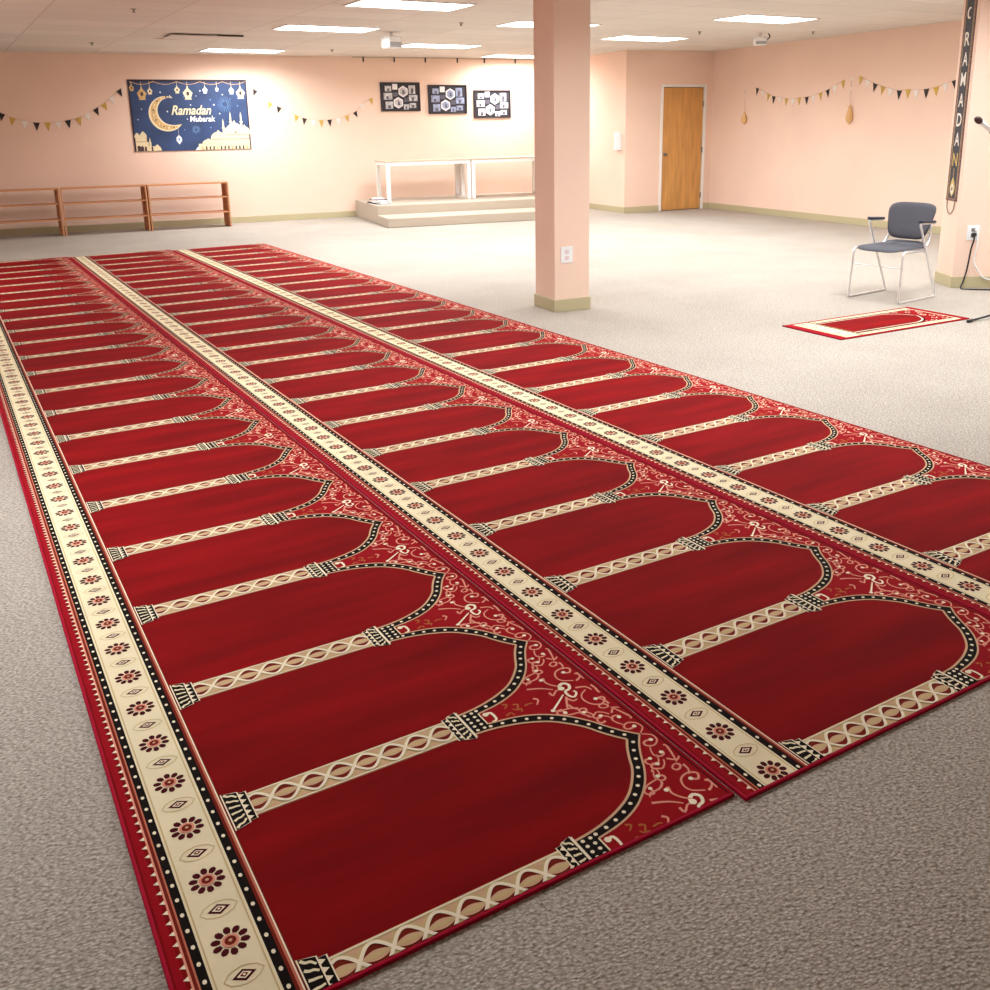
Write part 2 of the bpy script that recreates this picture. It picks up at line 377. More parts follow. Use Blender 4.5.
# left border
rect(.012, .028, 'margin', 1)
for k in range(18):
    yy = -P/2 + (k+.5)*P/18
    add([(.0255, yy), (.036, yy-.0062), (.036, yy+.0062)], 'light', 2)
rect(.036, .040, 'scroll', 1); rect(.040, .0465, 'rust', 1); rect(.0465, .050, 'pink', 1)
rect(.050, .068, 'black', 1); seg_at(.059, 0, 12, 0, 'light', 2, (.0042, .0058), 'o')
rect(.068, .178, 'cream', 1); rect(.0725, .0755, 'tan', 2); rect(.1695, .1725, 'tan', 2)
rect(.178, .197, 'black', 1); seg_at(.1875, 0, 12, 0, 'light', 2, (.0042, .0058), 'o')
rect(.197, .2035, 'rust', 1); rect(.2035, .2085, 'pink', 1); rect(.2085, .2115, 'light', 1); rect(.2115, .2145, 'rust', 1)
for k in range(-1, 2):
    y = k*P/3; x = .1245
    for q in range(10):
        g = 2*math.pi*(q+.5)/10; d = Vector((math.cos(g), math.sin(g), 0)); n_ = Vector((-d.y, d.x, 0))
        pt = [V2((x, y))+d*.0190-n_*.0042, V2((x, y))+d*.027-n_*.0072, V2((x, y))+d*.034-n_*.0058, V2((x, y))+d*.0375, V2((x, y))+d*.034+n_*.0058, V2((x, y))+d*.027+n_*.0072, V2((x, y))+d*.0190+n_*.0042]
        add([(v.x, v.y) for v in pt], 'maroon', 2)
    add(disc(x, y, .0170, .0170, 12), 'scroll', 4)
    add(disc(x, y, .0115, .0115, 10), 'rust', 5); add(disc(x, y, .004, .004, 6), 'tanp', 6)
for k in range(-1, 3):
    y = (k-.5)*P/3; x = .1255
    if k == -1: y += 1e-4
    if k == 2: continue
    o_ = [(x-.037, y), (x-.027, y-.013), (x-.014, y-.019), (x, y-.022), (x+.014, y-.019), (x+.027, y-.013), (x+.037, y), (x+.027, y+.013), (x+.014, y+.019), (x, y+.022), (x-.014, y+.019), (x-.027, y+.013)]
    for q in band([V2(p) for p in o_], .0028, closed=True): add(q, 'tan', 2)
    add([(x-.023, y), (x, y-.0145), (x+.023, y), (x, y+.0145)], 'maroon', 2)
    add([(x-.014, y), (x, y-.0088), (x+.014, y), (x, y+.0088)], 'light', 3)
    add([(x-.008, y), (x, y-.006), (x+.008, y), (x, y+.006)], 'rust', 4); add(disc(x, y, .0028, .0028, 6), 'light', 5)
# column shaft
x0, x1, hw = .270, .790, .041
add([(x0, -hw-.003), (x1, -hw-.003), (x1, hw+.003), (x0, hw+.003)], 'pink', 1)
add([(x0, -hw), (x1, -hw), (x1, hw), (x0, hw)], 'tan', 2)
LP = .0686
xs = .283
def sn(x): return .031*math.cos(math.pi*(x-xs)/LP)
k = 0
while True:
    xc = xs + k*LP
    if xc > x1+.01: break
    a, b = max(x0+.001, xc-LP/2+.004), min(x1-.001, xc+LP/2-.004)
    N = 10
    if b > a+.01:
        xx = [a+(b-a)*i/N for i in range(N+1)]
        h = lambda x: max(0, .031*math.cos(math.pi*(x-xc)/LP))
        add([(x, -h(x)) for x in xx] + [(x, h(x)) for x in reversed(xx)], 'rust', 3)
        add([(x, -h(x)*.40) for x in xx] + [(x, h(x)*.40) for x in reversed(xx)], 'tanp', 4)
        add([(x, -h(x)*.15) for x in xx] + [(x, h(x)*.15) for x in reversed(xx)], 'tan', 5)
    # pale triangle on the outside between lenses
    xm = xc+LP/2
    if xm < x1-.02:
        for s_ in (-1, 1):
            add([(xm-.016, s_*(hw-.002)), (xm, s_*.016), (xm+.016, s_*(hw-.002))], 'tanp', 3)
    k += 1
xx = [x0+(x1-x0)*i/110 for i in range(111)]
for s_ in (-1, 1):
    for q in band([V2((x, s_*sn(x))) for x in xx], .0080): add(q, 'light', 6 if s_ > 0 else 6.6)
    for q in band([V2((x0, s_*(hw-.002))), V2((x1, s_*(hw-.002)))], .005): add(q, 'cream', 5)
# foot of the column
def gad(xa, xb, ya, yb, sgn, n=6):
    add([(xa, -ya), (xb, -yb), (xb, yb), (xa, ya)], 'black', 3)
    for q in band([V2(p) for p in ((xa, -ya), (xb, -yb), (xb, yb), (xa, ya))], .0032, closed=True): add(q, 'light', 4)
    for i in range(n):
        f = (i-(n-1)/2)/((n-1)/2)
        ym = f*(min(ya, yb)-.008)
        r_ = (max(ya, yb)-.006)/n*1.35
        c_ = -f*r_*.55
        pts = [V2((xa+.005, ym-c_*1.6)), V2((xa+(xb-xa)*.35, ym+f*r_*.25)), V2((xa+(xb-xa)*.62, ym+f*r_*.1)), V2((xb-.005, ym+c_*1.2))]
        if sgn < 0: pts = [V2((xa+xb-p.x, p.y)) for p in pts]
        for q in band(crom(pts, 3), r_*.52, r_*.36): add(q, 'cream', 5)
def zig(xa, xb, ya, n, sgn):
    add([(xa, -ya), (xb, -ya), (xb, ya), (xa, ya)], 'black', 3)
    for q in band([V2(p) for p in ((xa, -ya), (xb, -ya), (xb, ya), (xa, ya))], .003, closed=True): add(q, 'light', 4)
    for i in range(n):
        y_ = -ya+(i+.5)*2*ya/n; h_ = ya/n*.8
        if sgn > 0: add([(xa, y_-h_), (xa+(xb-xa)*.72, y_), (xa, y_+h_)], 'light', 5)
        else: add([(xb, y_-h_), (xb-(xb-xa)*.72, y_), (xb, y_+h_)], 'light', 5)
gad(.2165, .2520, .068, .058, 1); zig(.2520, .2700, .052, 5, 1)
zig(.7880, .8030, .050, 5, -1); gad(.8030, .8310, .054, .064, 1); rect(.8310, .8360, 'light', 5, -.060, .060)
# arch band (half profile: x, distance from the niche's centre line)
INN = [(.836, .2225), (.885, .2180), (.930, .2080), (.975, .1930), (1.020, .1700), (1.056, .1390), (1.088, .1010), (1.108, .0640), (1.128, .0300), (1.150, 0)]
OUT = [(.885, .2430), (.940, .2345), (.990, .2200), (1.035, .1960), (1.080, .1580), (1.113, .1160), (1.138, .0720), (1.162, .0340), (1.190, 0)]
inn = crom([V2(p) for p in INN], 5); out_ = crom([V2(p) for p in OUT], 5)
def resample(pts, n):
    d = [0]
    for a, b in zip(pts, pts[1:]): d.append(d[-1]+(b-a).length)
    o = []
    for k in range(n):
        t_ = d[-1]*k/(n-1); i = 0
        while i < len(d)-2 and d[i+1] < t_: i += 1
        u = (t_-d[i])/(d[i+1]-d[i]); o.append(pts[i].lerp(pts[i+1], u))
    return o
NB = 40
ia = resample(inn, NB); oa = resample(out_, NB)
i0 = [p for p in ia]
for s_ in (1, -1):
    fy = lambda d: s_*(P/2 - d)
    # black field between inner and outer curves
    for k in range(NB-1):
        add([(ia[k].x, fy(ia[k].y)), (ia[k+1].x, fy(ia[k+1].y)), (oa[k+1].x, fy(oa[k+1].y)), (oa[k].x, fy(oa[k].y))], 'black', 2)
    for q in band([V2((p.x, fy(p.y))) for p in ia], .0064): add(q, 'tanp', 3)
    for q in band([V2((p.x, fy(p.y))) for p in oa], .0052): add(q, 'tanp', 3)
    mid = resample([a.lerp(b, .5) for a, b in zip(ia, oa)], 200)
    L_ = sum((b-a).length for a, b in zip(mid, mid[1:])); nb = 12
    for k in range(nb):
        p = mid[int((k+.75)/(nb+.4)*199)]
        add(disc(p.x, fy(p.y), .0052, .0052, 8), 'light', 4)
rect(.8365, .882, 'black', 2.5, -(P/2-.2225), P/2-.2225)
rect(.882, .886, 'cream', 3, -(P/2-.243), P/2-.243)
for yy in (-.036, -.018, 0, .018, .036):
    for xx_ in (.849, .869): add(disc(xx_, yy, .005, .005, 8), 'light', 4)
# spandrel field
sp = [(p.x, P/2-p.y) for p in oa]
add([(.884, -(P/2-.243)), ] + [(x, -y) for x, y in sp] + [(1.222, -P/2), (1.222, P/2)] + [(x, y) for x, y in reversed(sp)] + [(.884, P/2-.243)], 'spandrel', 1)
for q in band([V2((1.2255, -P/2)), V2((1.2255, P/2))], .0025): add(q, 'maroon', 2)
# scrolls
def stroke(s, c, w, mirror=False, blob=True):
    p = [V2((min(x, 1.217), y)) for x, y in s]
    if any(abs(a.y) > P/2 for a in p): return
    pts = crom(p, 3)
    for q in band(pts, w*1.35, w*.75): add(q, c, 2)
    if blob: add(disc(pts[0].x, pts[0].y, w*1.25, w*1.25, 7), 'light', 3)
for n_, s in enumerate(SA):
    for sg in (1, -1): stroke([(x, sg*y*1.03) for x, y in s], 'scroll', .0050, blob=(n_ < 5))
for n_, s in enumerate(SB):
    stroke(s, 'light' if n_ in (4, 8) else 'scroll', .0078 if n_ == 4 else .0052, blob=n_ in (0, 4, 5, 8, 13, 16))
    if n_ in (16, 17): stroke([(x, -y) for x, y in s], 'scroll', .0044)
for n_, s in enumerate(SG): stroke(s, 'light' if n_ == 0 else 'gold', .007 if n_ == 0 else .0048, blob=n_ == 0)

def clip(poly, y0, y1):
    for lim, sg in ((y0, 1), (y1, -1)):
        o = []
        for i, p in enumerate(poly):
            q = poly[(i+1) % len(poly)]; a = sg*(p[1]-lim); b = sg*(q[1]-lim)
            if a >= 0: o.append(p)
            if (a > 0 and b < 0) or (a < 0 and b > 0):
                t_ = a/(a-b); o.append((p[0]+(q[0]-p[0])*t_, lim))
        poly = o
        if len(poly) < 3: return None
    return poly
def carpet(x_off, y_off, y_near, y_far, lab):
    """columns at y = y_off + j*P in the carpet frame"""
    ox, oy = c2r(x_off, 0)
    t = thing('prayer_carpet', lab, 'carpet', (ox, oy, 0), CARPET_ROT, 'long red prayer carpets laid side by side')
    m = MB(); b = .008
    m.box((b, y_near+b, 0), (W-b, y_far-b, ZC), CP['red'])
    cnt = 0
    j0 = math.floor((y_near-y_off)/P-.5); j1 = math.ceil((y_far-y_off)/P+.5)
    for j in range(j0, j1+1):
        yo = y_off + j*P
        edge = yo-P*.55 < y_near+b or yo+P*.55 > y_far-b
        for poly, c, l in T:
            q = [(x, y+yo) for x, y in poly]
            if edge:
                q = clip(q, y_near+b, y_far-b)
                if not q: continue
            cnt += 1; m.poly([(x, y, ZC+LZ*l+(cnt % 9)*3.5e-5) for x, y in q], CP[c])
    m.build('woven_field', t)
    m = MB(); h = ZC+.0012
    m.box((0, y_near, 0), (b, y_far, h), CP['bind']); m.box((W-b, y_near, 0), (W, y_far, h-.001), CP['margin'])
    m.box((b, y_near, 0), (W-b, y_near+b, h), CP['bind']); m.box((b, y_far-b, 0), (W-b, y_far, h), CP['bind'])
    m.build('binding', t, bevel=.002)
    return t
carpet(0, 0, -.024, 11.92, 'long red prayer carpet strip at the left, its cream flowered border along the grey floor')
carpet(1.2455, -.011, -.050, 11.84, 'middle one of the three long red prayer carpet strips, between the other two')
carpet(2.489, .4936-P, -.30, 11.72, 'long red prayer carpet strip at the right, nearest the square pillar')

# small prayer rug in front of the chair
t = thing('prayer_rug', 'small red single prayer rug lying on the floor in front of the grey chair', 'rug', (5.555, 4.01, 0), R(4.2))
L_, Wd = 1.39, .58
m = MB()
m.box((-L_/2, -Wd/2, 0), (L_/2, Wd/2, .007), CP['margin'])
def rr(poly, c, l): 
    a = sum(poly[i][0]*poly[(i+1) % len(poly)][1]-poly[(i+1) % len(poly)][0]*poly[i][1] for i in range(len(poly)))
    if a < 0: poly = poly[::-1]
    JIT[0] += 1; m.poly([(x, y, .007+.0005*l+(JIT[0] % 11)*3.5e-5) for x, y in poly], CP[c])
def rrect(x0, y0, x1, y1, c, l): rr([(x0, y0), (x1, y0), (x1, y1), (x0, y1)], c, l)
rrect(-.615, -.262, .64, .262, 'cream', 1)
rrect(-.600, -.250, -.592, .250, 'rust', 2)
for k in range(9):
    y = -.222+k*.0555
    rr(disc(-.535, y, .020, .019, 8), 'tanp' if k % 2 else 'maroon', 2); rr(disc(-.535, y, .010, .009, 8), 'light', 3)
    rr(disc(-.575, y, .006, .012, 6), 'rust', 2); rr(disc(-.49, y, .006, .012, 6), 'tan', 2)
rrect(-.462, -.262, -.448, .262, 'black', 2); rrect(-.448, -.262, -.440, .262, 'tan', 3)
for sg in (1, -1):
    for k in range(26):
        x = -.41+k*.0402
        rr(disc(x, sg*.236, .012, .010, 6), 'scroll' if k % 2 else 'maroon', 2); rr(disc(x+.02, sg*.236, .006, .006, 6), 'tan', 2)
    rr([(-.43, sg*.213), (.62, sg*.213), (.62, sg*.207), (-.43, sg*.207)], 'black', 2)
rrect(-.440, -.205, .625, .205, 'spandrel', 2)
arch = [(-.440, .195), (.20, .195), (.27, .190), (.34, .165), (.395, .125), (.43, .075), (.455, .03), (.475, 0)]
ap = crom([V2(p) for p in arch], 4)
full = [(p.x, p.y) for p in ap] + [(p.x, -p.y) for p in reversed(ap[:-1])]
rr(full, 'black', 3)
def shr(f, dx): return [(x-dx if x > 0 else x, y*(1-dx/.195)) for x, y in f]
rr(shr(full, .012), 'light', 4); rr(shr(full, .022), 'red', 5)
for sx, sy in ((.50, .12), (.56, .17), (.56, .05), (.42, .18), (.34, .195), (.60, .10), (.52, .0)):
    for sg in (1, -1):
        pts = [V2((sx+.028*math.cos(g)*(1-g/9), sg*sy+.028*math.sin(g)*(1-g/9)*sg)) for g in [i*.7 for i in range(9)]]
        for q in band(pts, .007, .004): rr(q, 'light', 3)
m.build('woven_field', t)
m = MB()
for sx in (-1, 1):
    m = MB()
    m.box((sx*L_/2-.008 if sx > 0 else -L_/2, -Wd/2, .006), (sx*L_/2 if sx > 0 else -L_/2+.008, Wd/2, .010), CP['bind'])
    m.build('binding', t)

# ---------------------------------------------------------------- bookcases at the far wall
def bookcase(x, lab):
    t = thing('low_bookcase', lab, 'bookcase', (x, 15.06, 0), 0, 'low wooden bookcases along the far wall')
    w_, d_, h_ = 1.245, .29, .725
    # d: front at y=-.14 back at +.15
    y0, y1 = -.14, .15
    for k, xx in enumerate((0, w_-.022)):
        m = MB(); m.box((xx, y0, 0), (xx+.022, y1, h_), MT['shelf']); m.build('side_panel', t, bevel=.002)
    m = MB(); m.box((.022, y0, h_-.024), (w_-.022, y1, h_), MT['shelf']); m.build('top_panel', t, bevel=.002)
    for z in (.235, .475):
        m = MB(); m.box((.022, y0+.004, z), (w_-.022, y1, z+.02), MT['shelf']); m.build('shelf', t, bevel=.002)
    m = MB(); m.box((w_-.072, y1-.022, 0), (w_-.022, y1, h_-.024), MT['shelf']); m.build('back_post', t)
    return t
bookcase(-1.372, 'empty low wooden bookcase cut off by the left edge of the photo')
bookcase(-.112, 'empty low wooden bookcase in the middle, its right half under the blue banner')
bookcase(1.148, 'empty low wooden bookcase at the right end of the row, under the blue banner')

# ---------------------------------------------------------------- white tables on the platform
def bench(x, lab):
    t = thing('white_table', lab, 'table', (x, 14.40, .30), 0, 'low white tables on the platform')
    L, D, h, q = 1.53, .62, .665, .062
    m = MB(); m.box((-.01, -.01, h), (L+.01, D+.01, h+.022), MT['tan']); m.build('tabletop', t, bevel=.003)
    m = MB()
    m.box((q, 0, h-.055), (L-q, .03, h), MT['white']); m.box((q, D-.03, h-.055), (L-q, D, h), MT['white'])
    m.build('apron', t)
    for sx in (0, L-q):
        for sy in (0, D-q):
            m = MB(); m.box((sx, sy, 0), (sx+q, sy+q, h), MT['white']); m.build('leg', t, bevel=.003)
        m = MB(); m.box((sx, q, .0), (sx+q, D-q, .045), MT['white']); m.build('foot_rail', t)
        m = MB(); m.box((sx, q, h-.055), (sx+q, D-q, h), MT['white']); m.build('end_rail', t)
    m = MB(); m.box((L-q, D/2-.03, .045), (L, D/2+.03, h-.055), MT['white']); m.build('end_post', t)
    return t
bench(4.93, 'low white-legged table on the left of the platform, papers beside its foot')
bench(6.485, 'low white-legged table on the right of the platform, partly behind the pillar')
# papers on the platform's corner
MT['paper_d'] = mat('paper_dark', (60, 62, 66), .6); MT['paper_r'] = mat('paper_pinkish', (226, 208, 208), .6)
pp = [(4.765, 14.42, .30, .25, .38, .024, 'paper_d', .15, 'dark booklet at the bottom of the paper pile beside the white table leg'),
      (4.765, 14.41, .324, .23, .36, .030, 'wpaper', -.12, 'thick white booklet lying on the dark booklet at the platform corner'),
      (4.775, 14.45, .354, .20, .30, .014, 'paper_d', .12, 'thin dark booklet in the middle of the paper pile on the platform'),
      (4.765, 14.46, .368, .20, .28, .018, 'paper_r', -.25, 'pinkish white booklet topmost of the paper pile on the platform'),
      (4.76, 14.08, .30, .22, .17, .020, 'paper_g', .25, 'grey folded leaflet lying on the platform in front of the paper pile'),
      (4.77, 14.08, .320, .14, .12, .012, 'wpaper', -.3, 'small white leaflet lying on the grey folded leaflet')]
for x, y, z, a, b, h, mm, rz, lab in pp:
    m = MB(); n = 3
    for k in range(n):
        m.box((-a/2+.006*k, -b/2+.004*k, h*k/n), (a/2-.004*k, b/2-.006*k, h*(k+1)/n), MT[mm])
    tag(m.build('booklet', loc=(x, y, z), rotz=rz), lab, 'booklet', 'booklets and papers on the platform')

# ---------------------------------------------------------------- collage frames
MT['frame'] = mat('frame_black', (38, 30, 36), .35); MT['board'] = mat('board_black', (46, 40, 48), .6)
MT['ph1'] = mat('photo_pale', (196, 192, 194), .3, noise=(26, .35, 2)); MT['ph2'] = mat('photo_white', (232, 228, 228), .4)
MT['ph3'] = mat('photo_dark', (92, 88, 100), .4, noise=(40, .5, 2)); MT['ph4'] = mat('photo_blue', (150, 158, 186), .3, noise=(26, .35, 2))
LAY = [(92,155,132,188,0),(140,143,172,178,1),(245,152,287,205,0),(83,198,137,240,0),(142,196,172,220,2),(245,212,300,250,0),(93,252,140,297,0),(210,270,243,302,0),(248,263,290,293,0),(212,228,240,256,2)]
HEX = [(208,190),(175,260)]
def collage(x0, x1, z0, z1, ph, lab):
    t = thing('collage_frame', lab, 'picture frame', ((x0+x1)/2, YW, z0), 0, 'black photo collage frames')
    w_, h_ = x1-x0, z1-z0
    m = MB()
    for a, b in (((-w_/2, 0), (w_/2, .02)), ((-w_/2, h_-.02), (w_/2, h_)), ((-w_/2, .02), (-w_/2+.02, h_-.02)), ((w_/2-.02, .02), (w_/2, h_-.02))):
        m.box((a[0], -.028, a[1]), (b[0], -.001, b[1]), MT['frame'])
    m.build('frame', t, bevel=.003)
    m = MB(); m.box((-w_/2+.02, -.012, .02), (w_/2-.02, -.001, h_-.02), MT['board']); m.build('backing_board', t)
    fx = lambda x: (x-62)/256*w_-w_/2
    fz = lambda y: h_-(y-133)/180*h_
    for i, (a, b, c, d, k) in enumerate(LAY):
        mm = (ph, MT['ph2'], MT['ph3'])[k]
        m = MB(); m.box((fx(a), -.020, fz(d)), (fx(c), -.0125, fz(b)), mm)
        if k == 0:
            cx = (fx(a)+fx(c))/2; s_ = (fx(c)-fx(a))*.2
            m.box((cx-s_, -.0215, fz(d)+.005), (cx+s_*(.4 if i % 2 else 1), -.0202, fz(d)+(fz(b)-fz(d))*(.5+.08*(i % 3))), MT['ph3'])
        m.build('photo', t)
    for i, (cx, cy) in enumerate(HEX):
        m = MB(); r1 = 34/256*w_
        hx = [(fx(cx)+r1*math.sin(k*math.pi/3), fz(cy)+r1*math.cos(k*math.pi/3)) for k in range(6)]
        mn = (fx(cx), fz(cy))
        m.poly([(x, -.022, z) for x, z in hx], MT['ph2'])
        for k in range(6):
            a, b = hx[k], hx[(k+1) % 6]; m.poly([(a[0], -.022, a[1]), (b[0], -.022, b[1]), (b[0], -.0125, b[1]), (a[0], -.0125, a[1])], MT['ph2'])
        hi = [(mn[0]+(x-mn[0])*.74, mn[1]+(z-mn[1])*.74) for x, z in hx]
        m.poly([(x, -.0228, z) for x, z in hi], ph)
        m.poly([(mn[0]-.02, -.0233, mn[1]-.04), (mn[0]+.03, -.0233, mn[1]-.04), (mn[0]+.02, -.0233, mn[1]+.02), (mn[0]-.01, -.0233, mn[1]+.03)], MT['ph3'])
        m.build('hexagon_photo', t)
collage(5.225, 5.962, 1.812, 2.305, MT['ph1'], 'black collage frame with greyish photos, nearest the pennant garland')
collage(6.115, 6.866, 1.760, 2.262, MT['ph4'], 'black collage frame with bluish photos, between the other two collage frames')
collage(7.000, 7.746, 1.675, 2.170, MT['ph2'], 'black collage frame with the palest photos, nearest the square pillar')

# ---------------------------------------------------------------- blue banner on the far wall
MT['navy'] = mat('banner_navy', (42, 62, 102), .6, noise=(2.5, .35, 4)); MT['navyd'] = mat('banner_dark_edge', (42, 26, 44), .6)
MT['bcream'] = mat('banner_cream', (228, 212, 174), .6); MT['bgold'] = mat('banner_gold', (206, 168, 112), .6, noise=(30, .25, 3))
MT['bsky'] = mat('banner_pale_blue', (120, 160, 205), .6); MT['bdark'] = mat('banner_dark_brown', (70, 52, 50), .6); MT['bwhite'] = mat('banner_white', (240, 240, 240), .6)  # bdark: dark brown print for windows, lines and lantern centres
def text_polys(txt, size, shear=0.0, bold=0.0):
    cu = bpy.data.curves.new('t', 'FONT'); cu.body = txt; cu.size = size; cu.shear = shear; cu.offset = bold
    cu.align_x = 'LEFT'; cu.resolution_u = 3
    ob = bpy.data.objects.new('t', cu); C.objects.link(ob)
    dg = bpy.context.evaluated_depsgraph_get(); me = bpy.data.meshes.new_from_object(ob.evaluated_get(dg))
    pol = [[(me.vertices[i].co.x, me.vertices[i].co.y) for i in p.vertices] for p in me.polygons if p.normal.z > .5 or True]
    bpy.data.objects.remove(ob); bpy.data.curves.remove(cu); bpy.data.meshes.remove(me)
    return pol
def fit(pol, x0, y0, x1, y1):
    xs_ = [p[0] for q in pol for p in q]; ys_ = [p[1] for q in pol for p in q]
    ax, bx, ay, by = min(xs_), max(xs_), min(ys_), max(ys_)
    return [[(x0+(x-ax)/(bx-ax)*(x1-x0), y0+(y-ay)/(by-ay)*(y1-y0)) for x, y in q] for q in pol]
bw, bh = 1.85, 1.115
t = tag(bpy.data.objects.new('wall_banner', None), 'navy blue cloth banner with gold crescent and mosque, lettered Ramadan Mubarak', 'banner'); C.objects.link(t)
t.location = (1.065, YW-.004, 1.225)
m = MB()
def fp(poly, mm, l):   # facing -y
    a = sum(poly[i][0]*poly[(i+1) % len(poly)][1]-poly[(i+1) % len(poly)][0]*poly[i][1] for i in range(len(poly)))
    if a < 0: poly = poly[::-1]
    JIT[0] += 1; m.poly([(x, -.008-.0008*l-(JIT[0] % 15)*4e-5, z) for x, z in poly], MT[mm])
m.box((0, -.008, 0), (bw, 0, bh), MT['navy'])
for q in ([(0, 0), (.025, 0), (.025, bh), (0, bh)], [(bw-.02, 0), (bw, 0), (bw, bh), (bw-.02, bh)], [(0, bh-.035), (bw, bh-.035), (bw, bh), (0, bh)]): fp(q, 'navyd', 1)
# crescent
c0, r0 = (.545, .585), .275; c1, r1 = (.625, .625), .215
pts_o = []; pts_i = []
for k in range(41):
    g = R(62) + R(262)*k/40; pts_o.append((c0[0]+r0*math.cos(g), c0[1]+r0*math.sin(g)))
gA = math.atan2(pts_o[0][1]-c1[1], pts_o[0][0]-c1[0]); gB = math.atan2(pts_o[-1][1]-c1[1], pts_o[-1][0]-c1[0])
if gB < gA: gB += 2*math.pi
rA = math.hypot(pts_o[0][1]-c1[1], pts_o[0][0]-c1[0]); rB = math.hypot(pts_o[-1][1]-c1[1], pts_o[-1][0]-c1[0])
for k in range(41):
    u_ = k/40; g = gA+(gB-gA)*u_; rr_ = r1 + (rA-r1)*max(0, 1-u_*5)**2 + (rB-r1)*max(0, 1-(1-u_)*5)**2
    pts_i.append((c1[0]+rr_*math.cos(g), c1[1]+rr_*math.sin(g)))
for k in range(40):
    fp([pts_o[k], pts_o[k+1], pts_i[k+1], pts_i[k]], 'bcream', 2)
    a, b = [tuple(.16*o_[i]+.84*i_[i] for i in (0, 1)) for o_, i_ in ((pts_o[k], pts_i[k]), (pts_o[k+1], pts_i[k+1]))]
    c, d = [tuple(.80*o_[i]+.20*i_[i] for i in (0, 1)) for o_, i_ in ((pts_o[k+1], pts_i[k+1]), (pts_o[k], pts_i[k]))]
    fp([a, b, c, d], 'bgold', 3)
    if k % 3 == 1: fp(disc((a[0]+c[0])/2, (a[1]+c[1])/2, .012, .016, 6), 'bcream' if k % 2 else 'bdark', 4)
for q in fit(text_polys('Ramadan', 1, .35, .02), .62, .565, 1.25, .715): fp(q, 'bcream', 4)
for q in fit(text_polys('Mubarak', 1, .15, .02), .90, .455, 1.30, .545): fp(q, 'bwhite', 4)
def lantern(x, z, s, mm):
    fp([(x-.24*s, z-.42*s), (x+.24*s, z-.42*s), (x+.18*s, z-.32*s), (x+.32*s, z+.02*s), (x+.22*s, z+.14*s), (x+.07*s, z+.30*s), (x+.03*s, z+.46*s), (x-.03*s, z+.46*s), (x-.07*s, z+.30*s), (x-.22*s, z+.14*s), (x-.32*s, z+.02*s), (x-.18*s, z-.32*s)], mm, 2)
    fp(disc(x, z-.03*s, .10*s, .14*s, 8), 'bdark' if mm != 'bwhite' else 'bsky', 3)
    fp([(x-.003, z+.4*s), (x+.003, z+.4*s), (x+.003, bh-.03), (x-.003, bh-.03)], 'bcream', 2)
for x, z, s, mm in ((.20, .90, .23, 'bgold'), (.325, .94, .13, 'bcream'), (.745, .96, .14, 'bcream'), (.905, .905, .24, 'bcream'), (1.18, .955, .13, 'bwhite'), (1.60, .945, .14, 'bwhite'), (1.745, .91, .23, 'bcream'), (.055, .99, .12, 'bgold'), (1.37, .97, .09, 'bwhite')): lantern(x, z, s, mm)
fp([(.70, .10), (.745, .16), (.74, .21), (.70, .25), (.66, .21), (.655, .16)], 'bwhite', 2); fp([(.698, .25), (.702, .25), (.702, .36), (.698, .36)], 'bcream', 2); fp([(.685, .16), (.715, .16), (.715, .20), (.685, .20)], 'bsky', 3)
for k in range(5):
    pts = [V2((.03+.36*k+.36*i/8, bh-.03-.045*math.sin(math.pi*i/8))) for i in range(9)]
    for q in band(pts, .009): fp(q, 'bgold', 3)
rs = random.Random(3)
for x, z in ((.17, .66), (.10, .50), (.38, .80), (1.03, .86), (.84, .85), (1.30, .72), (1.38, .58), (1.68, .70), (.93, .72), (.86, .50), (1.22, .36), (.56, .62), (.80, .33), (1.10, .94), (1.45, .88), (.48, .92), (1.02, .60), (.62, .86), (1.25, .80)):
    s = .012+.008*rs.random(); fp([(x-s, z), (x-s*.25, z-s*.25), (x, z-s), (x+s*.25, z-s*.25), (x+s, z), (x+s*.25, z+s*.25), (x, z+s), (x-s*.25, z+s*.25)], 'bwhite' if rs.random() > .4 else 'bsky', 2)
for cx, cz, rad in ((1.475, .73, .13), (.98, .33, .07)):
    for k in range(18):
        g = 2*math.pi*k/18; a = .3*rad; b = rad*(.8+.25*rs.random())
        for q in band([V2((cx+a*math.cos(g), cz+a*math.sin(g))), V2((cx+b*math.cos(g), cz+b*math.sin(g)))], .004): fp(q, 'bsky', 2)
def dome(x, z, w_, h_, mm='bcream'):
    fp([(x+w_/2*math.cos(g), z+h_*math.sin(g)**.9) for g in [math.pi*k/12 for k in range(13)]], mm, 3)
    fp([(x-.03, z+h_*.95), (x+.03, z+h_*.95), (x, z+h_*1.25)], mm, 3)
def block(x0, z0, x1, z1, mm='bcream'): fp([(x0, z0), (x1, z0), (x1, z1), (x0, z1)], mm, 3)
def minaret(x, z0, z1, w_=.018):
    fp([(x-w_, z0), (x+w_, z0), (x+w_*.7, z1), (x, z1+.06), (x-w_*.7, z1)], 'bcream', 3); block(x-w_*1.5, z0+(z1-z0)*.6, x+w_*1.5, z0+(z1-z0)*.66)
block(1.00, .005, bw-.02, .10); block(1.22, .10, bw-.02, .17); block(1.42, .17, bw-.02, .24)
dome(1.16, .10, .20, .07); dome(1.33, .16, .26, .13); dome(1.60, .24, .30, .19); dome(1.49, .24, .18, .11); dome(1.76, .24, .20, .13)
for x, a, b in ((1.42, .20, .44), (1.545, .26, .55), (1.715, .26, .55)): minaret(x, a, b)
fp([(.94, .005), (1.05, .005), (1.05, .05), (.99, .06)], 'bwhite', 3)
for k in range(13):
    x = 1.06+.06*k; fp([(x-.013, .008), (x+.013, .008), (x+.013, .05), (x, .07), (x-.013, .05)], 'bdark' if k % 4 else 'bgold', 4)
